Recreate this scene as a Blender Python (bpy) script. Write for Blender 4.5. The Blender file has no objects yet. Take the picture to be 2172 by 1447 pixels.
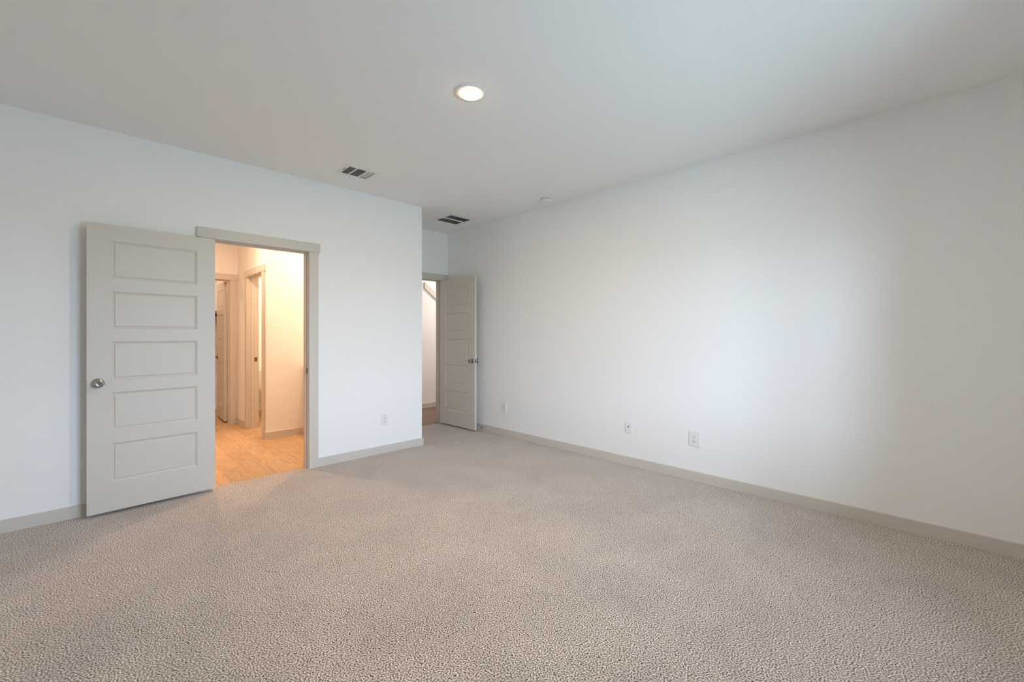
import bpy, bmesh, math
from mathutils import Vector, Matrix

# ---------------------------------------------------------------- camera, sky, lights, exposure
scene = bpy.context.scene
C = scene.collection
H = 2.743                                   # ceiling height
cam_data = bpy.data.cameras.new('camera')
cam_data.sensor_width = 36.0
cam_data.lens = 910.78 / 2172.0 * 36.0
cam_data.shift_y = -(723.5 - 712.11) / 2172.0
cam_data.clip_start = 0.02
cam = bpy.data.objects.new('camera', cam_data)
C.objects.link(cam)
cam.location = (0, 0, 1.2617)
cam.rotation_euler = (math.radians(90), 0, math.radians(45.1416 - 90))
scene.camera = cam

world = bpy.data.worlds.new('sky')
scene.world = world
world.use_nodes = True
wn = world.node_tree.nodes; wl = world.node_tree.links
wn.clear()
w_out = wn.new('ShaderNodeOutputWorld'); w_bg = wn.new('ShaderNodeBackground')
w_tc = wn.new('ShaderNodeTexCoord'); w_sep = wn.new('ShaderNodeSeparateXYZ'); w_rmp = wn.new('ShaderNodeValToRGB')
w_map = wn.new('ShaderNodeMapRange')
w_map.inputs[1].default_value = -1; w_map.inputs[2].default_value = 1
wl.new(w_tc.outputs['Generated'], w_sep.inputs[0]); wl.new(w_sep.outputs['Z'], w_map.inputs[0])
wl.new(w_map.outputs[0], w_rmp.inputs[0]); wl.new(w_rmp.outputs[0], w_bg.inputs[0]); wl.new(w_bg.outputs[0], w_out.inputs[0])
GROUND = (5.9, 9.6, 11.8)                    # sunless lawn and paving outside
LOW_SKY = (17.5, 23.8, 32.4)
HIGH_SKY = (5.8, 7.0, 8.8)
ramp = w_rmp.color_ramp
ramp.elements[0].position = 0.0; ramp.elements[0].color = (*GROUND, 1)
ramp.elements[1].position = 1.0; ramp.elements[1].color = (*HIGH_SKY, 1)
for pos, col in ((0.49, GROUND), (0.51, LOW_SKY), (0.66, LOW_SKY), (0.74, HIGH_SKY)):
    e = ramp.elements.new(pos); e.color = (*col, 1)
w_bg.inputs[1].default_value = 1.0

WINDOWS = [(1.30, 1.92), (2.00, 2.62)]      # x ranges of the two windows in the wall behind the camera
WIN_Z = (0.62, 2.12)
SOUTH = -0.80
WEST = -1.60
for k, (a, b) in enumerate(WINDOWS):        # portals: they only guide the daylight through the windows
    ld = bpy.data.lights.new('window_portal', 'AREA'); ld.shape = 'RECTANGLE'
    ld.size = b - a; ld.size_y = WIN_Z[1] - WIN_Z[0]; ld.cycles.is_portal = True
    lo = bpy.data.objects.new('window_portal', ld); C.objects.link(lo)
    lo.location = ((a + b) / 2, SOUTH - 0.13, sum(WIN_Z) / 2); lo.rotation_euler = (math.radians(90), 0, 0)

vs = scene.view_settings
scene.display_settings.display_device = 'sRGB'
vs.view_transform = 'Standard'; vs.look = 'None'; vs.gamma = 1.0; vs.use_curve_mapping = False
vs.exposure = 0.0
scene.cycles.max_bounces = 14; scene.cycles.diffuse_bounces = 10
scene.cycles.use_denoising = True
scene.cycles.sample_clamp_indirect = 8.0

WARM = (1.0, 0.668, 0.435)

# ---------------------------------------------------------------- helpers
def obj(name, bm, mat, parent=None, smooth=False):
    bmesh.ops.recalc_face_normals(bm, faces=bm.faces[:])
    me = bpy.data.meshes.new(name); bm.to_mesh(me); bm.free()
    for m in (mat if isinstance(mat, (list, tuple)) else [mat]): me.materials.append(m)
    if smooth:
        for p in me.polygons: p.use_smooth = True
        me.set_sharp_from_angle(angle=math.radians(35))
    o = bpy.data.objects.new(name, me); C.objects.link(o)
    if parent is not None: o.parent = parent
    return o

def empty(name, loc=(0, 0, 0), rz=0.0):
    o = bpy.data.objects.new(name, None); C.objects.link(o)
    o.location = loc; o.rotation_euler = (0, 0, rz); o.empty_display_size = 0.1
    return o

def tag(o, label, cat, group=None, kind=None):
    o['label'] = label; o['category'] = cat
    if group: o['group'] = group
    if kind: o['kind'] = kind
    return o

def B(): return bmesh.new()

def box(bm, x0, x1, y0, y1, z0, z1, bevel=0.0, seg=1):
    vs_ = [bm.verts.new((x, y, z)) for x in (x0, x1) for y in (y0, y1) for z in (z0, z1)]
    idx = ((0, 1, 3, 2), (4, 6, 7, 5), (0, 4, 5, 1), (2, 3, 7, 6), (0, 2, 6, 4), (1, 5, 7, 3))
    fs = [bm.faces.new([vs_[i] for i in f]) for f in idx]
    bmesh.ops.recalc_face_normals(bm, faces=fs)
    if bevel > 0:
        es = list({e for f in fs for e in f.edges})
        bmesh.ops.bevel(bm, geom=es, offset=bevel, segments=seg, profile=0.5, affect='EDGES')
    return bm

def lathe(bm, prof, seg=32, M=None, close=False):
    """profile of (radius, height) turned about local z"""
    M = M or Matrix.Identity(4)
    rings = []
    for r, h in prof:
        if r < 1e-6: rings.append([bm.verts.new(M @ Vector((0, 0, h)))])
        else: rings.append([bm.verts.new(M @ Vector((r * math.cos(2 * math.pi * i / seg), r * math.sin(2 * math.pi * i / seg), h))) for i in range(seg)])
    pairs = list(zip(rings[:-1], rings[1:]))
    if close: pairs.append((rings[-1], rings[0]))
    for a, b in pairs:
        for i in range(seg):
            j = (i + 1) % seg
            if len(a) == 1 and len(b) == 1: continue
            if len(a) == 1: bm.faces.new((a[0], b[i], b[j]))
            elif len(b) == 1: bm.faces.new((a[i], a[j], b[0]))
            else: bm.faces.new((a[i], a[j], b[j], b[i]))
    return bm

def plate(bm, u0, u1, v0, v1, t0, t1, holes, axes):
    """a slab with rectangular holes; axes = which world axis u, v and thickness run along"""
    us = sorted({u0, u1, *[h[0] for h in holes], *[h[1] for h in holes]})
    vv = sorted({v0, v1, *[h[2] for h in holes], *[h[3] for h in holes]})
    us = [u for u in us if u0 - 1e-9 <= u <= u1 + 1e-9]; vv = [v for v in vv if v0 - 1e-9 <= v <= v1 + 1e-9]
    def solid(i, j):
        if i < 0 or j < 0 or i >= len(us) - 1 or j >= len(vv) - 1: return False
        cu = (us[i] + us[i + 1]) / 2; cv = (vv[j] + vv[j + 1]) / 2
        return not any(h[0] < cu < h[1] and h[2] < cv < h[3] for h in holes)
    cache = {}
    def V(i, j, t):
        if (i, j, t) not in cache:
            p = [0, 0, 0]; p[axes[0]] = us[i]; p[axes[1]] = vv[j]; p[axes[2]] = (t0, t1)[t]
            cache[(i, j, t)] = bm.verts.new(p)
        return cache[(i, j, t)]
    for i in range(len(us) - 1):
        for j in range(len(vv) - 1):
            if not solid(i, j): continue
            for t in (0, 1): bm.faces.new((V(i, j, t), V(i + 1, j, t), V(i + 1, j + 1, t), V(i, j + 1, t)))
            if not solid(i - 1, j): bm.faces.new((V(i, j, 0), V(i, j + 1, 0), V(i, j + 1, 1), V(i, j, 1)))
            if not solid(i + 1, j): bm.faces.new((V(i + 1, j, 0), V(i + 1, j + 1, 0), V(i + 1, j + 1, 1), V(i + 1, j, 1)))
            if not solid(i, j - 1): bm.faces.new((V(i, j, 0), V(i + 1, j, 0), V(i + 1, j, 1), V(i, j, 1)))
            if not solid(i, j + 1): bm.faces.new((V(i, j + 1, 0), V(i + 1, j + 1, 0), V(i + 1, j + 1, 1), V(i, j + 1, 1)))
    return bm

# ---------------------------------------------------------------- materials (procedural)
def mat(name, col, rough=0.5, metal=0.0, spec=0.5, bump=None, vary=None, coat=0.0):
    m = bpy.data.materials.new(name); m.use_nodes = True
    n = m.node_tree.nodes; l = m.node_tree.links; p = n['Principled BSDF']
    p.inputs['Base Color'].default_value = (*col, 1); p.inputs['Roughness'].default_value = rough
    p.inputs['Metallic'].default_value = metal; p.inputs['Specular IOR Level'].default_value = spec
    p.inputs['Coat Weight'].default_value = coat
    tc = n.new('ShaderNodeTexCoord')
    if vary:                                # slight uneven tone of the paint itself
        nz = n.new('ShaderNodeTexNoise'); nz.inputs['Scale'].default_value = vary[0]; nz.inputs['Detail'].default_value = 3
        mr = n.new('ShaderNodeMapRange'); mr.inputs[3].default_value = 1 - vary[1]; mr.inputs[4].default_value = 1 + vary[1]
        mx = n.new('ShaderNodeVectorMath'); mx.operation = 'SCALE'; mx.inputs[0].default_value = col
        l.new(tc.outputs['Object'], nz.inputs['Vector']); l.new(nz.outputs['Fac'], mr.inputs[0])
        l.new(mr.outputs[0], mx.inputs['Scale']); l.new(mx.outputs[0], p.inputs['Base Color'])
    if bump:
        nz2 = n.new('ShaderNodeTexNoise'); nz2.inputs['Scale'].default_value = bump[0]; nz2.inputs['Detail'].default_value = 2
        bp = n.new('ShaderNodeBump'); bp.inputs['Strength'].default_value = bump[1]; bp.inputs['Distance'].default_value = bump[2]
        l.new(tc.outputs['Object'], nz2.inputs['Vector']); l.new(nz2.outputs['Fac'], bp.inputs['Height']); l.new(bp.outputs[0], p.inputs['Normal'])
    return m

M_wall = mat('white_wall_paint', (0.87, 0.87, 0.86), 0.75, spec=0.25, bump=(160, 0.12, 0.002), vary=(1.5, 0.006))
M_ceil = mat('white_ceiling_paint', (0.86, 0.86, 0.85), 0.9, spec=0.1, bump=(120, 0.15, 0.002))
M_trim = mat('greige_trim_paint', (0.620, 0.580, 0.522), 0.38, spec=0.4, vary=(6, 0.01))
M_door = mat('greige_door_paint', (0.620, 0.580, 0.522), 0.42, spec=0.4, bump=(260, 0.05, 0.001))
M_edge = mat('door_edge_paint', (0.60, 0.57, 0.52), 0.4, spec=0.4)
M_white = mat('white_plastic', (0.80, 0.80, 0.79), 0.35, spec=0.5)
M_whitemetal = mat('white_enamelled_metal', (0.78, 0.78, 0.76), 0.4, spec=0.5)
M_nickel = mat('satin_nickel', (0.42, 0.41, 0.39), 0.24, metal=1.0, bump=(400, 0.02, 0.0005))
M_bronze = mat('aged_brass_plate', (0.26, 0.20, 0.14), 0.35, metal=1.0)
M_shelf_shade = mat('painted_shelf_shade', (0.012, 0.013, 0.012), 0.9, spec=0.1)
M_duct = mat('dark_duct_lining', (0.035, 0.038, 0.034), 0.8, spec=0.2)
M_slot = mat('dark_slot', (0.03, 0.03, 0.03), 0.6)
M_rubber = mat('white_rubber', (0.72, 0.71, 0.69), 0.6)
M_ceramic = mat('white_glazed_ceramic', (0.80, 0.79, 0.77), 0.08, spec=0.6, coat=0.4)
M_stone = mat('white_speckled_counter', (0.72, 0.70, 0.67), 0.2, vary=(60, 0.06))
M_shelf = mat('white_closet_shelf', (0.74, 0.72, 0.68), 0.4)
M_chrome = mat('chrome', (0.6, 0.6, 0.6), 0.1, metal=1.0)

def carpet_material():
    m = bpy.data.materials.new('frieze_carpet'); m.use_nodes = True
    n = m.node_tree.nodes; l = m.node_tree.links; p = n['Principled BSDF']
    p.inputs['Roughness'].default_value = 0.95; p.inputs['Specular IOR Level'].default_value = 0.05
    p.inputs['Sheen Weight'].default_value = 0.25; p.inputs['Sheen Roughness'].default_value = 0.5
    tc = n.new('ShaderNodeTexCoord')
    wob = n.new('ShaderNodeTexNoise'); wob.inputs['Scale'].default_value = 60; wob.inputs['Detail'].default_value = 1
    sub = n.new('ShaderNodeVectorMath'); sub.operation = 'SUBTRACT'; sub.inputs[1].default_value = (0.5, 0.5, 0.5)
    sc = n.new('ShaderNodeVectorMath'); sc.operation = 'SCALE'; sc.inputs['Scale'].default_value = 0.012
    add = n.new('ShaderNodeVectorMath'); add.operation = 'ADD'
    l.new(tc.outputs['Object'], wob.inputs['Vector']); l.new(wob.outputs['Color'], sub.inputs[0]); l.new(sub.outputs[0], sc.inputs[0])
    l.new(tc.outputs['Object'], add.inputs[0]); l.new(sc.outputs[0], add.inputs[1])
    g = n.new('ShaderNodeTexGabor'); g.gabor_type = '2D'
    g.inputs['Scale'].default_value = 70; g.inputs['Frequency'].default_value = 1.35; g.inputs['Anisotropy'].default_value = 0.0
    l.new(add.outputs[0], g.inputs['Vector'])
    fine = n.new('ShaderNodeTexNoise'); fine.inputs['Scale'].default_value = 420; fine.inputs['Detail'].default_value = 2
    l.new(tc.outputs['Object'], fine.inputs['Vector'])
    mixv = n.new('ShaderNodeMath'); mixv.operation = 'MULTIPLY_ADD'; mixv.inputs[1].default_value = 0.35
    l.new(fine.outputs['Fac'], mixv.inputs[0]); l.new(g.outputs['Value'], mixv.inputs[2])
    rmp = n.new('ShaderNodeValToRGB'); l.new(mixv.outputs[0], rmp.inputs[0])
    cr = rmp.color_ramp
    cr.elements[0].position = 0.45; cr.elements[0].color = (0.075, 0.054, 0.041, 1)
    cr.elements[1].position = 0.84; cr.elements[1].color = (0.84, 0.745, 0.66, 1)
    e = cr.elements.new(0.575); e.color = (0.25, 0.200, 0.164, 1)
    e = cr.elements.new(0.685); e.color = (0.50, 0.425, 0.365, 1)
    # tracks and uneven pile over tens of centimetres
    big = n.new('ShaderNodeTexNoise'); big.inputs['Scale'].default_value = 2.2; big.inputs['Detail'].default_value = 4; big.inputs['Distortion'].default_value = 0.6
    l.new(tc.outputs['Object'], big.inputs['Vector'])
    mr = n.new('ShaderNodeMapRange'); mr.inputs[1].default_value = 0.3; mr.inputs[2].default_value = 0.7; mr.inputs[3].default_value = 0.92; mr.inputs[4].default_value = 1.08
    l.new(big.outputs['Fac'], mr.inputs[0])
    mul = n.new('ShaderNodeVectorMath'); mul.operation = 'SCALE'
    l.new(rmp.outputs[0], mul.inputs[0]); l.new(mr.outputs[0], mul.inputs['Scale']); l.new(mul.outputs[0], p.inputs['Base Color'])
    bp = n.new('ShaderNodeBump'); bp.inputs['Strength'].default_value = 0.6; bp.inputs['Distance'].default_value = 0.006
    l.new(mixv.outputs[0], bp.inputs['Height']); l.new(bp.outputs[0], p.inputs['Normal'])
    return m
M_carpet = carpet_material()

def plank_material(name, c1, c2, width, length, rot, rough):
    m = bpy.data.materials.new(name); m.use_nodes = True
    n = m.node_tree.nodes; l = m.node_tree.links; p = n['Principled BSDF']
    p.inputs['Roughness'].default_value = rough; p.inputs['Specular IOR Level'].default_value = 0.35
    tc = n.new('ShaderNodeTexCoord'); mp = n.new('ShaderNodeMapping'); mp.inputs['Rotation'].default_value = (0, 0, rot)
    l.new(tc.outputs['Object'], mp.inputs[0])
    br = n.new('ShaderNodeTexBrick'); br.offset = 0.37; br.inputs['Scale'].default_value = 1
    br.inputs['Brick Width'].default_value = length; br.inputs['Row Height'].default_value = width
    br.inputs['Mortar Size'].default_value = 0.0012; br.inputs['Mortar Smooth'].default_value = 0.3; br.inputs['Bias'].default_value = 0
    br.inputs['Color1'].default_value = (*c1, 1); br.inputs['Color2'].default_value = (*c2, 1)
    br.inputs['Mortar'].default_value = (*[c * 0.45 for c in c2], 1)
    l.new(mp.outputs[0], br.inputs['Vector'])
    mp2 = n.new('ShaderNodeMapping'); mp2.inputs['Scale'].default_value = (2.0, 16, 1); l.new(mp.outputs[0], mp2.inputs[0])
    nz = n.new('ShaderNodeTexNoise'); nz.inputs['Scale'].default_value = 2.5; nz.inputs['Detail'].default_value = 5; nz.inputs['Distortion'].default_value = 0.8
    l.new(mp2.outputs[0], nz.inputs['Vector'])
    mr = n.new('ShaderNodeMapRange'); mr.inputs[1].default_value = 0.3; mr.inputs[2].default_value = 0.7; mr.inputs[3].default_value = 0.84; mr.inputs[4].default_value = 1.14
    l.new(nz.outputs['Fac'], mr.inputs[0])
    sc = n.new('ShaderNodeVectorMath'); sc.operation = 'SCALE'; l.new(br.outputs['Color'], sc.inputs[0]); l.new(mr.outputs[0], sc.inputs['Scale'])
    l.new(sc.outputs[0], p.inputs['Base Color'])
    return m
M_vinyl = plank_material('tan_vinyl_plank', (0.61, 0.40, 0.225), (0.49, 0.32, 0.175), 0.18, 1.2, math.radians(90), 0.45)
M_wood = plank_material('brown_wood_plank', (0.23, 0.135, 0.095), (0.17, 0.095, 0.066), 0.13, 1.2, 0, 0.4)

def emit(name, col, strength):
    m = bpy.data.materials.new(name); m.use_nodes = True
    n = m.node_tree.nodes; p = n['Principled BSDF']
    p.inputs['Base Color'].default_value = (0.8, 0.8, 0.8, 1)
    p.inputs['Emission Color'].default_value = (*col, 1); p.inputs['Emission Strength'].default_value = strength
    return m
M_lens = emit('warm_lit_lens', (1.0, 0.52, 0.27), 18.0)

def glass_material():
    m = bpy.data.materials.new('window_glass'); m.use_nodes = True
    n = m.node_tree.nodes; l = m.node_tree.links
    for x in list(n):
        if x.type == 'BSDF_PRINCIPLED': n.remove(x)
    out = [x for x in n if x.type == 'OUTPUT_MATERIAL'][0]
    tr = n.new('ShaderNodeBsdfTransparent'); gl = n.new('ShaderNodeBsdfGlossy'); mx = n.new('ShaderNodeMixShader'); fr = n.new('ShaderNodeFresnel')
    gl.inputs['Roughness'].default_value = 0.02; fr.inputs['IOR'].default_value = 1.3
    l.new(fr.outputs[0], mx.inputs[0]); l.new(tr.outputs[0], mx.inputs[1]); l.new(gl.outputs[0], mx.inputs[2]); l.new(mx.outputs[0], out.inputs[0])
    return m
M_glass = glass_material()

# ---------------------------------------------------------------- large structure
def struct(name, bm, m, label, cat):
    return tag(obj(name, bm, m), label, cat, kind='structure')

NL = 4.247                                   # face of the left wall (with the bathroom doorway)
XR = 3.761                                   # face of the right wall
XC = 2.759                                   # outer corner of the left wall, alcove beyond
YB = 5.111                                   # face of the alcove wall with the hall door
WT = 0.115                                   # wall thickness
XB = 1.572                                   # face of the toilet-room wall inside the bathroom
YA = 5.832                                   # face of the wall facing the bathroom doorway
YC = 7.222                                   # face of the closet wall
YH = 6.386                                   # face of the far hall wall

struct('floor', plate(B(), WEST, XR, SOUTH, YB + 0.02, -0.06, 0.0, [(WEST, XC, NL + 0.052, YB + 0.02)], (0, 1, 2)), M_carpet,
       'taupe flecked frieze carpet across the bedroom', 'floor')
struct('floor_bathroom', plate(B(), WEST, XC - 0.06, NL + 0.052, 8.95, -0.06, -0.004, [], (0, 1, 2)), M_vinyl,
       'tan wood-look plank floor of the bathroom, through the left doorway', 'floor')
struct('floor_hall', plate(B(), XC - 0.06, 7.0, YB + 0.02, YH + 0.1, -0.06, -0.004, [], (0, 1, 2)), M_wood,
       'brown wood plank floor of the hall, through the far doorway', 'floor')

VENT_A = (1.640, 1.878, 3.655, 3.845)
VENT_B = (3.185, 3.495, 4.262, 4.570)
struct('ceiling', plate(B(), WEST - 0.1, 7.0, SOUTH - 0.12, 9.05, H, H + 0.18, [VENT_A, VENT_B], (0, 1, 2)), M_ceil,
       'white painted ceiling', 'ceiling')

DO_L = (0.740, 1.504)                        # bathroom door opening, rough (jamb boards line it)
DO_B = (2.838, 3.646)
HEAD = 2.062
struct('wall_left', plate(B(), WEST - 0.1, XC, 0, H, NL, NL + WT, [(DO_L[0] - 0.016, DO_L[1] + 0.016, -1, HEAD + 0.016)], (0, 2, 1)), M_wall,
       'white wall with the bathroom doorway', 'wall')
struct('wall_alcove_side', plate(B(), NL + WT, YB + WT, 0, H, XC - WT, XC, [], (1, 2, 0)), M_wall, 'white side wall of the alcove', 'wall')
struct('wall_back', plate(B(), XC, XR, 0, H, YB, YB + WT, [(DO_B[0] - 0.016, DO_B[1] + 0.016, -1, HEAD + 0.016)], (0, 2, 1)), M_wall,
       'white alcove wall above the hall doorway', 'wall')
struct('wall_right', plate(B(), SOUTH, YB, 0, H, XR, XR + WT, [], (1, 2, 0)), M_wall, 'long bare white wall on the right', 'wall')
struct('wall_south', plate(B(), WEST - 0.1, XR + WT, 0, H, SOUTH - WT, SOUTH, [(a, b, *WIN_Z) for a, b in WINDOWS], (0, 2, 1)), M_wall,
       'white window wall behind the camera', 'wall')
struct('wall_west', plate(B(), SOUTH, 9.0, 0, H, WEST - 0.1, WEST, [], (1, 2, 0)), M_wall, 'white side wall beside the camera', 'wall')

# bathroom shell
struct('wall_bathroom', plate(B(), XB, XC - WT, 0, H, YA, YA + WT, [], (0, 2, 1)), M_wall, 'brightly lit wall facing the bathroom doorway', 'wall')
OB = (5.968, 6.672)                          # toilet-room door opening
struct('wall_toilet_room', plate(B(), YA + WT, YC, 0, H, XB, XB + WT, [(OB[0] - 0.016, OB[1] + 0.016, -1, HEAD + 0.016)], (1, 2, 0)), M_wall,
       'bathroom wall with the narrow toilet-room doorway', 'wall')
OC = (0.80, 1.474)                           # closet door opening
struct('wall_closet_front', plate(B(), WEST, XB + WT, 0, H, YC, YC + WT, [(OC[0] - 0.016, OC[1] + 0.016, -1, HEAD + 0.016)], (0, 2, 1)), M_wall,
       'bathroom wall with the closet doorway', 'wall')
struct('wall_closet_right', plate(B(), YC + WT, 8.75, 0, H, XB + 0.02, XB + WT, [], (1, 2, 0)), M_wall, 'closet wall behind the open closet door', 'wall')
struct('wall_closet_back', plate(B(), WEST, XB + WT, 0, H, 8.75, 8.85, [], (0, 2, 1)), M_wall, 'back wall of the closet', 'wall')
struct('wall_toilet_back', plate(B(), XB + WT, 2.75, 0, H, 7.62, 7.73, [], (0, 2, 1)), M_wall, 'pale wall behind the toilet', 'wall')
struct('wall_toilet_side', plate(B(), YA + WT, 7.62, 0, H, 2.64, 2.75, [], (1, 2, 0)), M_wall, 'side wall of the toilet room', 'wall')
# hall shell
struct('wall_hall', plate(B(), 2.75, 7.0, 0, H, YH, YH + 0.1, [], (0, 2, 1)), M_wall, 'far hall wall with the sloping skirt board', 'wall')
struct('wall_hall_near', plate(B(), XR + WT, 7.0, 0, H, YB, YB + WT, [], (0, 2, 1)), M_wall, 'near wall of the hall', 'wall')
struct('wall_hall_west', plate(B(), YB + WT, YH, 0, H, XC - WT, XC - 0.009, [], (1, 2, 0)), M_wall, 'hall end wall backing on the bathroom', 'wall')
struct('wall_hall_end', plate(B(), YB + WT, YH, 0, H, 6.9, 7.0, [], (1, 2, 0)), M_wall, 'end wall of the hall', 'wall')

# ---------------------------------------------------------------- baseboards
BT, BH = 0.014, 0.083
def base_x(name, x0, x1, y, side, label):     # along x, on the wall face y, standing towards side*y
    bm = box(B(), x0, x1, min(y, y + side * BT), max(y, y + side * BT), -0.02, BH, 0.0018)
    return struct(name, bm, M_trim, label, 'baseboard')
def base_y(name, y0, y1, x, side, label):
    bm = box(B(), min(x, x + side * BT), max(x, x + side * BT), y0, y1, -0.02, BH, 0.0018)
    return struct(name, bm, M_trim, label, 'baseboard')
CW = 0.086                                   # casing width
base_x('baseboard_left', WEST, DO_L[0] - CW, NL, -1, 'greige baseboard left of the bathroom doorway, partly behind its open door')
base_x('baseboard_left_corner', DO_L[1] + CW, XC + BT, NL, -1, 'greige baseboard between bathroom doorway and wall corner')
base_y('baseboard_alcove', NL, YB - 0.022, XC, 1, 'greige baseboard on the side of the alcove')
base_y('baseboard_right', SOUTH, YB - 0.022, XR, -1, 'long greige baseboard along the right wall')
base_x('baseboard_south', WEST, XR, SOUTH, 1, 'greige baseboard below the windows')
base_y('baseboard_west', SOUTH, NL, WEST, 1, 'greige baseboard beside the camera')
base_x('baseboard_bathroom', XB - BT, XC - WT, YA, -1, 'lit greige baseboard below the wall facing the bathroom doorway')
base_y('baseboard_toilet_corner', YA, 5.882, XB, -1, 'short baseboard return beside the toilet-room doorway')
base_y('baseboard_toilet', 6.758, YC, XB, -1, 'short baseboard between toilet-room and closet doorways')
base_x('baseboard_toilet_back', XB + WT, 2.64, 7.62, -1, 'baseboard behind the toilet')
base_x('baseboard_hall', 2.75, 6.9, YH, -1, 'baseboard of the far hall wall')

# ---------------------------------------------------------------- door frames
def door_frame(name, axis, a0, a1, face, depth, side, label, cw=CW, head_ext=0.016, both=True, ext0=None, ext1=None, side0=True, side1=True, stop_at=0.040, strike=None):
    """opening a0..a1 along axis; face = wall face towards the viewer, depth beyond it; casing stands proud on the viewer's side"""
    t = tag(empty(name, ((a0 + a1) / 2, face, 0) if axis == 0 else (face, (a0 + a1) / 2, 0)), label, 'door frame', kind='structure')
    off = t.location
    s = side                                  # -1: viewer at smaller coordinate
    def bx(bm, u0, u1, w0, w1, z0, z1, bev=0.0015):
        lo, hi = min(w0, w1), max(w0, w1)
        if axis == 0: return box(bm, u0 - off.x, u1 - off.x, lo - off.y, hi - off.y, z0, z1, bev)
        return box(bm, lo - off.x, hi - off.x, u0 - off.y, u1 - off.y, z0, z1, bev)
    ct = 0.018
    e0 = head_ext if ext0 is None else ext0; e1 = head_ext if ext1 is None else ext1
    rv = 0.005
    for (fa, sg) in ((face, s), (face - s * depth, -s)) if both else ((face, s),):
        if side0: obj('side_casing', bx(B(), a0 - cw, a0 - rv + 0.005, fa, fa + sg * ct, -0.01, HEAD - 0.004), M_trim, t)
        if side1: obj('side_casing', bx(B(), a1 + rv - 0.005, a1 + cw, fa, fa + sg * ct, -0.01, HEAD - 0.004), M_trim, t)
        obj('head_casing', bx(B(), a0 - cw - e0, a1 + cw + e1, fa, fa + sg * (ct + 0.003), HEAD - 0.004, HEAD + 0.080), M_trim, t)
    f2 = face - s * depth
    j0 = obj('jamb', bx(B(), a0 - 0.014, a0 + 0.005, face + s * 0.001, f2 - s * 0.001, -0.01, HEAD), M_trim, t)
    j1 = obj('jamb', bx(B(), a1 - 0.005, a1 + 0.014, face + s * 0.001, f2 - s * 0.001, -0.01, HEAD), M_trim, t)
    obj('head_jamb', bx(B(), a0 + 0.005, a1 - 0.005, face + s * 0.001, f2 - s * 0.001, HEAD - 0.009, HEAD + 0.014), M_trim, t)
    st0, st1 = face - s * stop_at, face - s * (stop_at + 0.035)
    obj('door_stop_strip', bx(B(), a0 + 0.005, a0 + 0.016, st0, st1, -0.01, HEAD - 0.009), M_trim, t)
    obj('door_stop_strip', bx(B(), a1 - 0.016, a1 - 0.005, st0, st1, -0.01, HEAD - 0.009), M_trim, t)
    obj('door_stop_strip', bx(B(), a0 + 0.016, a1 - 0.016, st0, st1, HEAD - 0.020, HEAD - 0.009), M_trim, t)
    if strike:
        which, w0, w1, z0, z1 = strike
        ed = a1 - 0.005 if which == 1 else a0 + 0.005
        sg = -1 if which == 1 else 1
        pl = obj('strike_plate', bx(B(), min(ed, ed + sg * 0.0018), max(ed, ed + sg * 0.0018), w0, w1, z0, z1, 0.0005), M_bronze, t)
        wm = w0 + (w1 - w0) * 0.62
        obj('latch_hole', bx(B(), min(ed + sg * 0.0015, ed + sg * 0.0022), max(ed + sg * 0.0015, ed + sg * 0.0022), wm - 0.007, wm + 0.007, z0 + 0.015, z1 - 0.015, 0), M_slot, pl)
    return t

door_frame('trim_1', 0, DO_L[0], DO_L[1], NL, WT, -1, 'greige casing around the bathroom doorway', strike=(1, NL + 0.003, NL + 0.036, 0.896, 0.956))
door_frame('trim_2', 0, DO_B[0], DO_B[1], YB, WT, -1, 'greige casing of the hall doorway in the alcove', cw=0.078, ext0=0.0, ext1=0.028)
door_frame('trim_3', 1, OB[0], OB[1], XB, WT, -1, 'warm-lit casing of the narrow toilet-room doorway', cw=0.086, stop_at=0.035,
           strike=(1, XB + 0.075, XB + 0.112, 0.905, 0.965))
door_frame('trim_4', 0, OC[0], OC[1], YC, WT, -1, 'warm-lit casing of the closet doorway', cw=0.086, ext1=0.010, stop_at=0.025)

# ---------------------------------------------------------------- panelled doors
DW, DT, DZ0, DZ1 = 0.745, 0.035, 0.021, 2.046
PX = (0.120, 0.620)
PZ = [(0.225, 0.499), (0.592, 0.860), (0.948, 1.220), (1.311, 1.575), (1.668, 1.934)]

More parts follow.
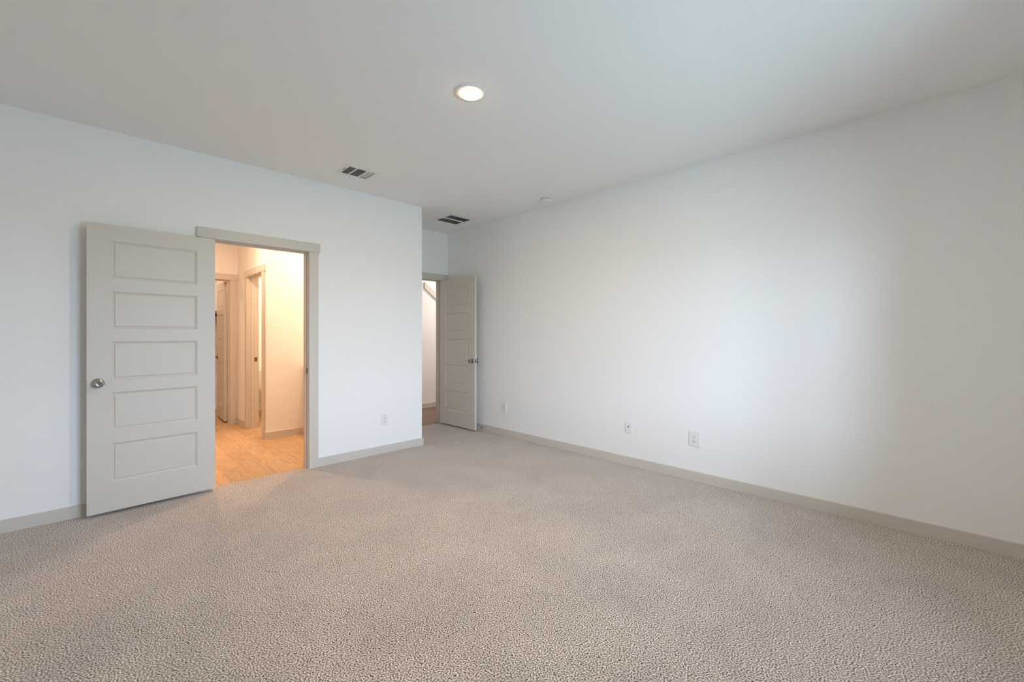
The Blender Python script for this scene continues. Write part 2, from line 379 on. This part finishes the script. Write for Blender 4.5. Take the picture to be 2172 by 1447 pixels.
def leaf_mesh(W, px):
    """five-panel moulded slab, x 0..W from the hinge, y 0..DT; returns a bmesh"""
    bm = B()
    prof = [(0, 0), (0.0015, 0.0025), (0.011, 0.0075), (0.014, 0.0085), (0.0165, 0.0085), (0.0185, 0.0040), (0.024, 0.0032)]
    xs = [0, px[0], px[1], W]
    zs = [DZ0] + [v for p in PZ for v in p] + [DZ1]
    for y, sgn in ((0.0, 1), (DT, -1)):
        for i in range(3):
            for j in range(len(zs) - 1):
                x0, x1, z0, z1 = xs[i], xs[i + 1], zs[j], zs[j + 1]
                if i == 1 and j % 2 == 1:
                    loops = [[bm.verts.new(p) for p in ((x0 + d, y + sgn * h, z0 + d), (x1 - d, y + sgn * h, z0 + d), (x1 - d, y + sgn * h, z1 - d), (x0 + d, y + sgn * h, z1 - d))] for d, h in prof]
                    for a, b in zip(loops[:-1], loops[1:]):
                        for k in range(4): bm.faces.new((a[k], a[(k + 1) % 4], b[(k + 1) % 4], b[k]))
                    bm.faces.new(loops[-1])
                else:
                    bm.faces.new([bm.verts.new(p) for p in ((x0, y, z0), (x1, y, z0), (x1, y, z1), (x0, y, z1))])
    for x in (0, W):
        for j in range(len(zs) - 1): bm.faces.new([bm.verts.new(p) for p in ((x, 0, zs[j]), (x, DT, zs[j]), (x, DT, zs[j + 1]), (x, 0, zs[j + 1]))])
    for z in (DZ0, DZ1):
        for i in range(3): bm.faces.new([bm.verts.new(p) for p in ((xs[i], 0, z), (xs[i + 1], 0, z), (xs[i + 1], DT, z), (xs[i], DT, z))])
    bmesh.ops.remove_doubles(bm, verts=bm.verts[:], dist=1e-5)
    return bm

def knob(parent, x, z, face, button, M_nickel=M_nickel):
    """round knob on the leaf face: face -1 stands towards -y, +1 towards +y from the far face"""
    y0 = 0.0 if face < 0 else DT
    Mx = Matrix.Translation((x, y0, z)) @ Matrix.Rotation(math.radians(90 if face < 0 else -90), 4, 'X')
    k = obj('door_knob', lathe(B(), [(0.0, 0.0285), (0.0115, 0.0285), (0.0115, 0.033), (0.019, 0.0365), (0.0255, 0.044), (0.0265, 0.050), (0.0240, 0.0575), (0.0165, 0.0615), (0.0140, 0.0605), (0.0, 0.0600)], 40, Mx), M_nickel, parent, True)
    obj('rosette', lathe(B(), [(0.0, 0.0005), (0.0335, 0.0005), (0.0335, 0.004), (0.0315, 0.0075), (0.026, 0.0105), (0.0150, 0.0125), (0.0120, 0.0150), (0.0118, 0.030), (0.0, 0.030)], 40, Mx), M_nickel, k, True)
    if button:
        bm = lathe(B(), [(0.0, 0.0600), (0.0095, 0.0600), (0.0095, 0.0617), (0.0, 0.0617)], 24, Mx)
        b = obj('turn_button', bm, M_slot, k, True)
        bm = B(); box(bm, -0.0075, 0.0075, -0.0022, 0.0022, 0.0605, 0.0665, 0.0008)
        bm.transform(Mx); obj('turn_button_tab', bm, M_nickel, k)
    return k

def latch(parent, W, z):
    p = obj('latch_plate', box(B(), W - 0.0005, W + 0.0012, DT / 2 - 0.0125, DT / 2 + 0.0125, z - 0.0285, z + 0.0285, 0.0004), M_nickel, parent)
    bm = B(); box(bm, W + 0.001, W + 0.011, DT / 2 - 0.006, DT / 2 + 0.006, z - 0.008, z + 0.008, 0.002)
    obj('latch_bolt', bm, M_nickel, p)

def hinges(parent, y, mat_=M_nickel):
    for z in (0.29, 1.03, 1.86):
        bm = lathe(B(), [(0, 0), (0.0058, 0), (0.0058, 0.089), (0, 0.089)], 16, Matrix.Translation((-0.004, y, z - 0.0445)))
        box(bm, -0.0015, 0.0003, min(y, DT / 2), max(y, DT / 2), z - 0.0445, z + 0.0445)
        obj('hinge', bm, mat_, parent)

# door 1: bathroom door, folded right back against the left wall
d1 = tag(empty('door_1', (0.7505, 4.2230, 0), math.radians(183.70)), 'greige five-panel door folded back beside the bathroom doorway', 'door', kind='structure')
obj('door_leaf', leaf_mesh(DW, PX), M_door, d1)
knob(d1, 0.688, 0.930, 1, True); latch(d1, DW, 0.930); hinges(d1, 0.0)
# door 2: hall door, open along the right wall
d2 = tag(empty('door_2', (3.606, 5.086, 0), math.atan2(-0.756, 0.013)), 'greige five-panel door standing open in the alcove by the right wall', 'door', kind='structure')
obj('door_leaf', leaf_mesh(0.754, (0.128, 0.628)), M_door, d2)
knob(d2, 0.712, 0.928, -1, False); knob(d2, 0.712, 0.928, 1, False); latch(d2, 0.754, 0.928); hinges(d2, DT)
# door 3: closet door, open into the closet
d3 = tag(empty('door_3', (1.466, 7.345, 0), math.radians(87.2)), 'warm-lit closet door seen nearly edge-on through the bathroom doorway', 'door', kind='structure')
obj('door_leaf', leaf_mesh(0.660, (0.100, 0.560)), M_door, d3)
knob(d3, 0.600, 0.930, 1, False, M_bronze); latch(d3, 0.660, 0.930); hinges(d3, 0.0, M_trim)

# ---------------------------------------------------------------- windows behind the camera
for k, (a, b) in enumerate(WINDOWS):
    w = tag(empty('window_%d' % (k + 1), ((a + b) / 2, SOUTH - 0.06, WIN_Z[0])), ('window behind the camera nearer the long right wall', 'window behind the camera nearer the side wall')[1 - k], 'window', kind='structure')
    hw = (b - a) / 2; hh = WIN_Z[1] - WIN_Z[0]
    bm = plate(B(), -hw, hw, 0, hh, -0.03, 0.03, [(-hw + 0.04, hw - 0.04, 0.04, hh / 2 - 0.02), (-hw + 0.04, hw - 0.04, hh / 2 + 0.02, hh - 0.04)], (0, 2, 1))
    fr = obj('window_frame', bm, M_white, w)
    for z0, z1 in ((0.04, hh / 2 - 0.02), (hh / 2 + 0.02, hh - 0.04)):
        obj('window_pane', box(B(), -hw + 0.04, hw - 0.04, -0.002, 0.002, z0, z1), M_glass, fr)
    obj('window_sill', box(B(), -hw - 0.04, hw + 0.04, 0.03, 0.09, -0.025, 0.0, 0.003), M_trim, w)

# ---------------------------------------------------------------- ceiling lights
def ceiling_light(x, y, label, power, col=WARM, r=0.095):
    t = tag(empty('ceiling_light', (x, y, H)), label, 'ceiling light')
    s = r / 0.095
    obj('trim_ring', lathe(B(), [(0.098 * s, 0.0), (0.098 * s, -0.003), (0.094 * s, -0.0055), (0.072 * s, -0.0060), (0.062 * s, -0.0050), (0.061 * s, 0.0)], 48), M_white, t, True)
    obj('lens', lathe(B(), [(0.0594 * s, -0.002), (0.0585 * s, -0.011), (0.0540 * s, -0.018), (0.0450 * s, -0.0225), (0.0, -0.024)], 48), M_lens, t, True)
    ld = bpy.data.lights.new('ceiling_light_glow', 'AREA'); ld.shape = 'DISK'; ld.size = 0.090 * s; ld.energy = power; ld.color = col
    lo = bpy.data.objects.new('ceiling_light_glow', ld); C.objects.link(lo); lo.parent = t; lo.location = (0, 0, -0.0250)
    return t
ceiling_light(1.668, 2.035, 'round lit ceiling light in the middle of the bedroom ceiling', 28.5, (1.0, 0.785, 0.515))
ceiling_light(0.95, 5.70, 'round ceiling light inside the bathroom', 28.0)
ceiling_light(2.215, 5.24, 'round ceiling light above the bathroom vanity', 23.5)
ceiling_light(0.70, 8.05, 'round ceiling light inside the closet', 12.0)
ceiling_light(2.15, 6.75, 'round ceiling light above the toilet', 20.0)
ceiling_light(5.05, 5.78, 'round ceiling light in the hall', 24.5, (1.0, 0.90, 0.83))

# ---------------------------------------------------------------- air vents in the ceiling
def vent(name, hole, outer, label, cat):
    t = tag(empty(name, ((hole[0] + hole[1]) / 2, (hole[2] + hole[3]) / 2, H)), label, cat)
    ox, oy = t.location.x, t.location.y
    hx0, hx1, hy0, hy1 = hole[0] - ox, hole[1] - ox, hole[2] - oy, hole[3] - oy
    ux0, ux1, uy0, uy1 = outer[0] - ox, outer[1] - ox, outer[2] - oy, outer[3] - oy
    bm = B()
    prof = [((ux0, ux1, uy0, uy1), -0.0005), ((ux0 + .001, ux1 - .001, uy0 + .001, uy1 - .001), -0.003), ((hx0 - .004, hx1 + .004, hy0 - .004, hy1 + .004), -0.0048), ((hx0 + .001, hx1 - .001, hy0 + .001, hy1 - .001), -0.0045), ((hx0 + .001, hx1 - .001, hy0 + .001, hy1 - .001), -0.002)]
    loops = [[bm.verts.new(p) for p in ((a, c, z), (b, c, z), (b, d, z), (a, d, z))] for (a, b, c, d), z in prof]
    for p, q in zip(loops[:-1], loops[1:]):
        for k in range(4): bm.faces.new((p[k], p[(k + 1) % 4], q[(k + 1) % 4], q[k]))
    obj('frame', bm, M_whitemetal, t)
    bm = B()
    box(bm, hx0 + .002, hx1 - .002, hy0 + .002, hy1 - .002, 0.10, 0.11)
    for (a, b, c, d) in ((hx0 + .0015, hx0 + .003, hy0 + .0015, hy1 - .0015), (hx1 - .003, hx1 - .0015, hy0 + .0015, hy1 - .0015), (hx0 + .003, hx1 - .003, hy0 + .0015, hy0 + .003), (hx0 + .003, hx1 - .003, hy1 - .003, hy1 - .0015)):
        box(bm, a, b, c, d, -0.0018, 0.10)
    obj('duct', bm, M_duct, t)
    return t, (hx0, hx1, hy0, hy1)

def slat(bm, cx, cy, cz, length, width, ang, along):
    """thin slat centred at c; along 0: long in x, 1: long in y; ang tilts the blade"""
    b2 = B(); box(b2, -length / 2, length / 2, -width / 2, width / 2, -0.0003, 0.0003)
    b2.transform(Matrix.Rotation(ang, 4, 'X'))
    if along == 1: b2.transform(Matrix.Rotation(math.radians(90), 4, 'Z'))
    b2.transform(Matrix.Translation((cx, cy, cz)))
    me = bpy.data.meshes.new('slat'); b2.to_mesh(me); b2.free(); bm.from_mesh(me); bpy.data.meshes.remove(me)

t, (hx0, hx1, hy0, hy1) = vent('supply_vent', VENT_A, (1.610, 1.917, 3.628, 3.890), 'small white supply vent with three louvre banks in the ceiling by the bathroom wall', 'air vent')
L = hy1 - hy0 - 0.004; cyv = (hy0 + hy1) / 2; w3 = (hx1 - hx0)
banks = ((hx0 + 0.002, hx0 + 0.066, -38), (hx0 + 0.078, hx0 + 0.160, -38), (hx0 + 0.172, hx1 - 0.002, 42))
for a, b, ang in banks:
    bm = B(); n = (12 if b - a < 0.075 else 15) if ang < 0 else 6
    for i in range(n): slat(bm, a + (b - a) * (i + 0.5) / n, cyv, 0.001, L, 0.0055 if ang < 0 else 0.0062, math.radians(ang), 1)
    obj('louvre_bank', bm, M_whitemetal, t)
for a in (hx0 + 0.066, hx0 + 0.160):
    obj('divider', box(B(), a, a + 0.012, hy0 + 0.001, hy1 - 0.001, -0.0048, 0.001, 0.0008), M_whitemetal, t)
obj('damper_lever', box(B(), hx0 - 0.016, hx0 - 0.011, cyv - 0.045, cyv + 0.020, -0.0060, -0.0025, 0.0005), M_slot, t)

t, (hx0, hx1, hy0, hy1) = vent('return_vent', VENT_B, (3.130, 3.518, 4.200, 4.596), 'white return vent with two dark grille halves in the alcove ceiling', 'air vent')
mid = (hy0 + hy1) / 2
for a, b in ((hy0 + 0.002, mid - 0.016), (mid + 0.016, hy1 - 0.002)):
    bm = B(); n = 9
    for i in range(n): slat(bm, 0, a + (b - a) * (i + 0.5) / n, 0.001, hx1 - hx0 - 0.004, 0.0075, math.radians(19), 0)
    obj('grille', bm, M_whitemetal, t)
obj('divider', box(B(), hx0 + 0.001, hx1 - 0.001, mid - 0.015, mid + 0.015, -0.0048, 0.001, 0.0008), M_whitemetal, t)

# ---------------------------------------------------------------- smoke detector
t = tag(empty('smoke_detector', (3.530, 3.020, H)), 'round white smoke detector on the ceiling near the right wall', 'smoke detector')
obj('base_ring', lathe(B(), [(0.0, 0.0), (0.060, 0.0), (0.060, -0.009), (0.057, -0.011), (0.0, -0.011)], 40), M_white, t, True)
obj('sensor_gap', lathe(B(), [(0.0, -0.0105), (0.052, -0.0105), (0.052, -0.0165), (0.0, -0.0165)], 40), M_slot, t, True)
cv = obj('cover', lathe(B(), [(0.0, -0.016), (0.056, -0.016), (0.058, -0.019), (0.056, -0.030), (0.046, -0.038), (0.026, -0.040), (0.025, -0.038), (0.0, -0.038)], 40), M_white, t, True)
obj('test_button', lathe(B(), [(0.0, -0.037), (0.017, -0.037), (0.017, -0.0415), (0.015, -0.043), (0.0, -0.043)], 24, Matrix.Translation((-0.004, -0.012, 0))), M_white, cv, True)

# ---------------------------------------------------------------- wall plates
def plate_base(bm, w, h):                     # local: x across, z up, front towards -y
    box(bm, -w / 2, w / 2, -0.0065, 0, -h / 2, h / 2, 0.0028, 2)
    return bm
def outlet(loc, rz, label, w=0.078, h=0.122):
    t = tag(empty('wall_outlet', loc, rz), label, 'outlet', 'wall outlets')
    obj('cover_plate', plate_base(B(), w, h), M_white, t)
    for dz in (0.0195, -0.0195):
        bm = lathe(B(), [(0.0, 0.0), (0.0172, 0.0), (0.0172, 0.0016), (0.0165, 0.0022), (0.0, 0.0022)], 32, Matrix.Translation((0, -0.0065, dz)) @ Matrix.Rotation(math.radians(90), 4, 'X'))
        for v in bm.verts:                     # flattened top and bottom like a duplex face
            v.co.z = dz + max(-0.0142, min(0.0142, v.co.z - dz))
        r = obj('receptacle', bm, M_white, t)
        bm = B()
        box(bm, -0.0078, -0.0054, -0.0092, -0.0086, dz - 0.001, dz + 0.0085)
        box(bm, 0.0054, 0.0076, -0.0092, -0.0086, dz, dz + 0.0080)
        lathe(bm, [(0, 0), (0.0030, 0), (0.0030, 0.0006), (0, 0.0006)], 16, Matrix.Translation((0, -0.0086, dz - 0.0075)) @ Matrix.Rotation(math.radians(90), 4, 'X'))
        obj('slots', bm, M_slot, r)
    obj('screw', lathe(B(), [(0, 0), (0.0032, 0), (0.0026, 0.0012), (0, 0.0014)], 16, Matrix.Translation((0, -0.0065, 0)) @ Matrix.Rotation(math.radians(90), 4, 'X')), M_white, t, True)
    return t
RW = math.radians(-90)                        # plates on the right wall face -x
outlet((2.290, NL, 0.355), 0, 'white double outlet on the left wall between bathroom doorway and corner')
outlet((XR, 3.912, 0.353), RW, 'white double outlet on the right wall nearest the open alcove door')
outlet((XR, 1.527, 0.365), RW, 'larger white double outlet on the right wall farthest from the alcove door', 0.095, 0.132)
t = tag(empty('coax_plate', (XR, 2.164, 0.364), RW), 'white wall plate with a dark cable jack on the right wall between two outlets', 'wall plate')
obj('cover_plate', plate_base(B(), 0.072, 0.110), M_white, t)
for dz, m_, nm in ((0.012, M_slot, 'cable_jack'), (-0.014, M_white, 'phone_jack')):
    obj(nm, lathe(B(), [(0, 0), (0.0055, 0), (0.0050, 0.004), (0.0, 0.004)], 20, Matrix.Translation((0, -0.0065, dz)) @ Matrix.Rotation(math.radians(90), 4, 'X')), m_, t, True)
for dz in (0.044, -0.044):
    obj('screw', lathe(B(), [(0, 0), (0.0032, 0), (0.0026, 0.0012), (0, 0.0014)], 16, Matrix.Translation((0, -0.0065, dz)) @ Matrix.Rotation(math.radians(90), 4, 'X')), M_white, t, True)

# ---------------------------------------------------------------- spring door stop on the baseboard
t = tag(empty('door_stop', (XR - BT, 4.325, 0.045), RW), 'small metal spring door stop on the baseboard behind the alcove door', 'door stop')
Mx = Matrix.Rotation(math.radians(90), 4, 'X')
obj('mount', lathe(B(), [(0, 0), (0.0125, 0), (0.0125, 0.003), (0.007, 0.008), (0, 0.008)], 24, Mx), M_nickel, t, True)
prof = [(0.0, 0.006)]
for i in range(20): prof += [(0.0042, 0.007 + i * 0.0024), (0.0058, 0.0082 + i * 0.0024)]
obj('spring', lathe(B(), prof + [(0.0, 0.0555)], 16, Mx), M_nickel, t, True)
obj('rubber_tip', lathe(B(), [(0, 0.054), (0.0075, 0.054), (0.0080, 0.064), (0.006, 0.068), (0, 0.0685)], 20, Mx), M_rubber, t, True)

# ---------------------------------------------------------------- sloping skirt board on the hall wall
def prism(bm, pts, y0, y1):
    a = [bm.verts.new((x, y0, z)) for x, z in pts]; b = [bm.verts.new((x, y1, z)) for x, z in pts]
    bm.faces.new(a); bm.faces.new(b)
    for i in range(len(pts)): bm.faces.new((a[i], a[(i + 1) % len(pts)], b[(i + 1) % len(pts)], b[i]))
    return bm
sl = 0.72
struct('trim_5', prism(B(), [(4.194, 2.196), (4.194, 2.084), (4.194 + 2.6, 2.084 - 2.6 * sl), (4.194 + 2.6, 2.196 - 2.6 * sl)], YH - 0.022, YH), M_trim,
       'sloping stair skirt board on the hall wall, through the far doorway', 'trim')

# ---------------------------------------------------------------- bathroom: vanity (behind the door jamb), toilet, closet shelf
t = tag(empty('vanity', (2.318, YA - 0.29, 0)), 'bathroom vanity against the lit wall, right of the doorway view', 'vanity')
obj('cabinet', box(B(), -0.28, 0.318, -0.24, 0.284, 0.10, 0.86, 0.002), M_trim, t)
obj('toe_kick', box(B(), -0.27, 0.31, -0.18, 0.27, -0.004, 0.10), M_trim, t)
for s in (0, 1):
    dr = obj('cabinet_door', box(B(), -0.27 + s * 0.292, 0.012 + s * 0.292, -0.26, -0.241, 0.13, 0.84, 0.003), M_trim, t)
    obj('pull', box(B(), -0.01 + s * 0.05, 0.002 + s * 0.05, -0.285, -0.26, 0.55, 0.66, 0.003), M_nickel, dr)
obj('countertop', box(B(), -0.31, 0.320, -0.275, 0.286, 0.862, 0.895, 0.004), M_stone, t)
t = tag(empty('toilet', (2.100, 7.60, -0.004)), 'white toilet glimpsed through the narrow toilet-room doorway', 'toilet')
def loft(bm, rings, seg=32):
    """rings of (z, cx, cy, rx, ry_front, ry_back)"""
    R_ = []
    for z, cx, cy, rx, rf, rb in rings:
        R_.append([bm.verts.new((cx + rx * math.cos(a), cy + (rb if math.sin(a) > 0 else rf) * math.sin(a), z)) for a in (2 * math.pi * i / seg for i in range(seg))])
    for a, b in zip(R_[:-1], R_[1:]):
        for i in range(seg): bm.faces.new((a[i], a[(i + 1) % seg], b[(i + 1) % seg], b[i]))
    bm.faces.new(R_[0]); bm.faces.new(R_[-1])
    return bm
def rbox_loft(bm, rings, r=0.04, n=5):
    """rounded boxes (z, hx, y0, y1) stacked"""
    R_ = []
    for z, hx, y0, y1 in rings:
        ring = []
        for (cx, cy, a0) in ((hx - r, y1 - r, 0), (-hx + r, y1 - r, 90), (-hx + r, y0 + r, 180), (hx - r, y0 + r, 270)):
            for i in range(n):
                a = math.radians(a0 + 90 * i / (n - 1)); ring.append(bm.verts.new((cx + r * math.cos(a), cy + r * math.sin(a), z)))
        R_.append(ring)
    for a, b in zip(R_[:-1], R_[1:]):
        m_ = len(a)
        for i in range(m_): bm.faces.new((a[i], a[(i + 1) % m_], b[(i + 1) % m_], b[i]))
    bm.faces.new(R_[0]); bm.faces.new(R_[-1])
    return bm
tank = obj('tank', rbox_loft(B(), [(0.385, 0.135, -0.165, -0.02), (0.40, 0.165, -0.185, -0.012), (0.46, 0.195, -0.195, -0.008), (0.58, 0.212, -0.200, -0.006), (0.715, 0.222, -0.205, -0.005)]), M_ceramic, t, True)
obj('tank_lid', rbox_loft(B(), [(0.716, 0.226, -0.212, -0.003), (0.722, 0.231, -0.217, -0.002), (0.745, 0.231, -0.217, -0.002), (0.754, 0.224, -0.210, -0.004)]), M_ceramic, t, True)
obj('flush_lever', box(B(), -0.18, -0.11, -0.222, -0.209, 0.655, 0.668, 0.003, 2), M_chrome, tank)
obj('bowl', loft(B(), [(0.0, 0, -0.36, 0.115, 0.20, 0.20), (0.03, 0, -0.36, 0.110, 0.19, 0.20), (0.15, 0, -0.37, 0.105, 0.18, 0.22), (0.26, 0, -0.40, 0.14, 0.24, 0.26), (0.34, 0, -0.43, 0.175, 0.28, 0.30), (0.385, 0, -0.44, 0.185, 0.295, 0.30)]), M_ceramic, t, True)
obj('seat', loft(B(), [(0.386, 0, -0.44, 0.185, 0.295, 0.215), (0.392, 0, -0.44, 0.190, 0.30, 0.22), (0.404, 0, -0.44, 0.190, 0.30, 0.22), (0.408, 0, -0.44, 0.186, 0.296, 0.216)]), M_ceramic, t, True)
obj('seat_lid', loft(B(), [(0.409, 0, -0.44, 0.186, 0.296, 0.216), (0.414, 0, -0.44, 0.189, 0.299, 0.219), (0.426, 0, -0.44, 0.186, 0.296, 0.216), (0.432, 0, -0.44, 0.165, 0.27, 0.19)]), M_ceramic, t, True)
t = tag(empty('water_supply_valve', (1.912, 7.606, 0.24)), 'small dark water valve low on the wall beside the toilet', 'valve')
obj('escutcheon', lathe(B(), [(0, 0), (0.028, 0), (0.026, 0.005), (0.008, 0.008), (0, 0.008)], 24, Matrix.Translation((0, 0.0139, 0)) @ Matrix.Rotation(math.radians(90), 4, 'X')), M_bronze, t, True)
obj('valve_body', lathe(B(), [(0, 0.0), (0.009, 0.0), (0.009, 0.045), (0.013, 0.047), (0.013, 0.062), (0, 0.062)], 20, Matrix.Translation((0, 0.008, 0)) @ Matrix.Rotation(math.radians(90), 4, 'X')), M_bronze, t, True)
obj('oval_handle', box(B(), -0.022, 0.022, -0.068, -0.055, -0.011, 0.011, 0.004, 2), M_bronze, t)
obj('supply_hose', lathe(B(), [(0, 0.0), (0.0055, 0.0), (0.0055, 0.135), (0, 0.135)], 16, Matrix.Translation((0.0, -0.045, 0.008))), M_nickel, t, True)

t = tag(empty('closet_shelf', (0.5, 8.75, 1.66)), 'closet shelf with dark shadow below, behind the open closet door', 'shelf')
obj('shelf_board', box(B(), WEST - 0.5 + 0.002, XB + 0.02 - 0.5 - 0.002, -0.36, -0.001, 0.0, 0.019, 0.001), M_shelf, t)
obj('cleat', box(B(), WEST - 0.5 + 0.002, XB + 0.02 - 0.5 - 0.002, -0.02, -0.001, -0.09, -0.001, 0.001), M_shelf, t)
obj('hanging_rod', lathe(B(), [(0, 0), (0.016, 0), (0.016, XB + 0.02 - WEST - 0.004), (0, XB + 0.02 - WEST - 0.004)], 20, Matrix.Translation((WEST - 0.5 + 0.002, -0.29, -0.055)) @ Matrix.Rotation(math.radians(90), 4, 'Y')), M_shelf_shade, t, True)  # rod coloured near-black to paint in the shadow band under the shelf
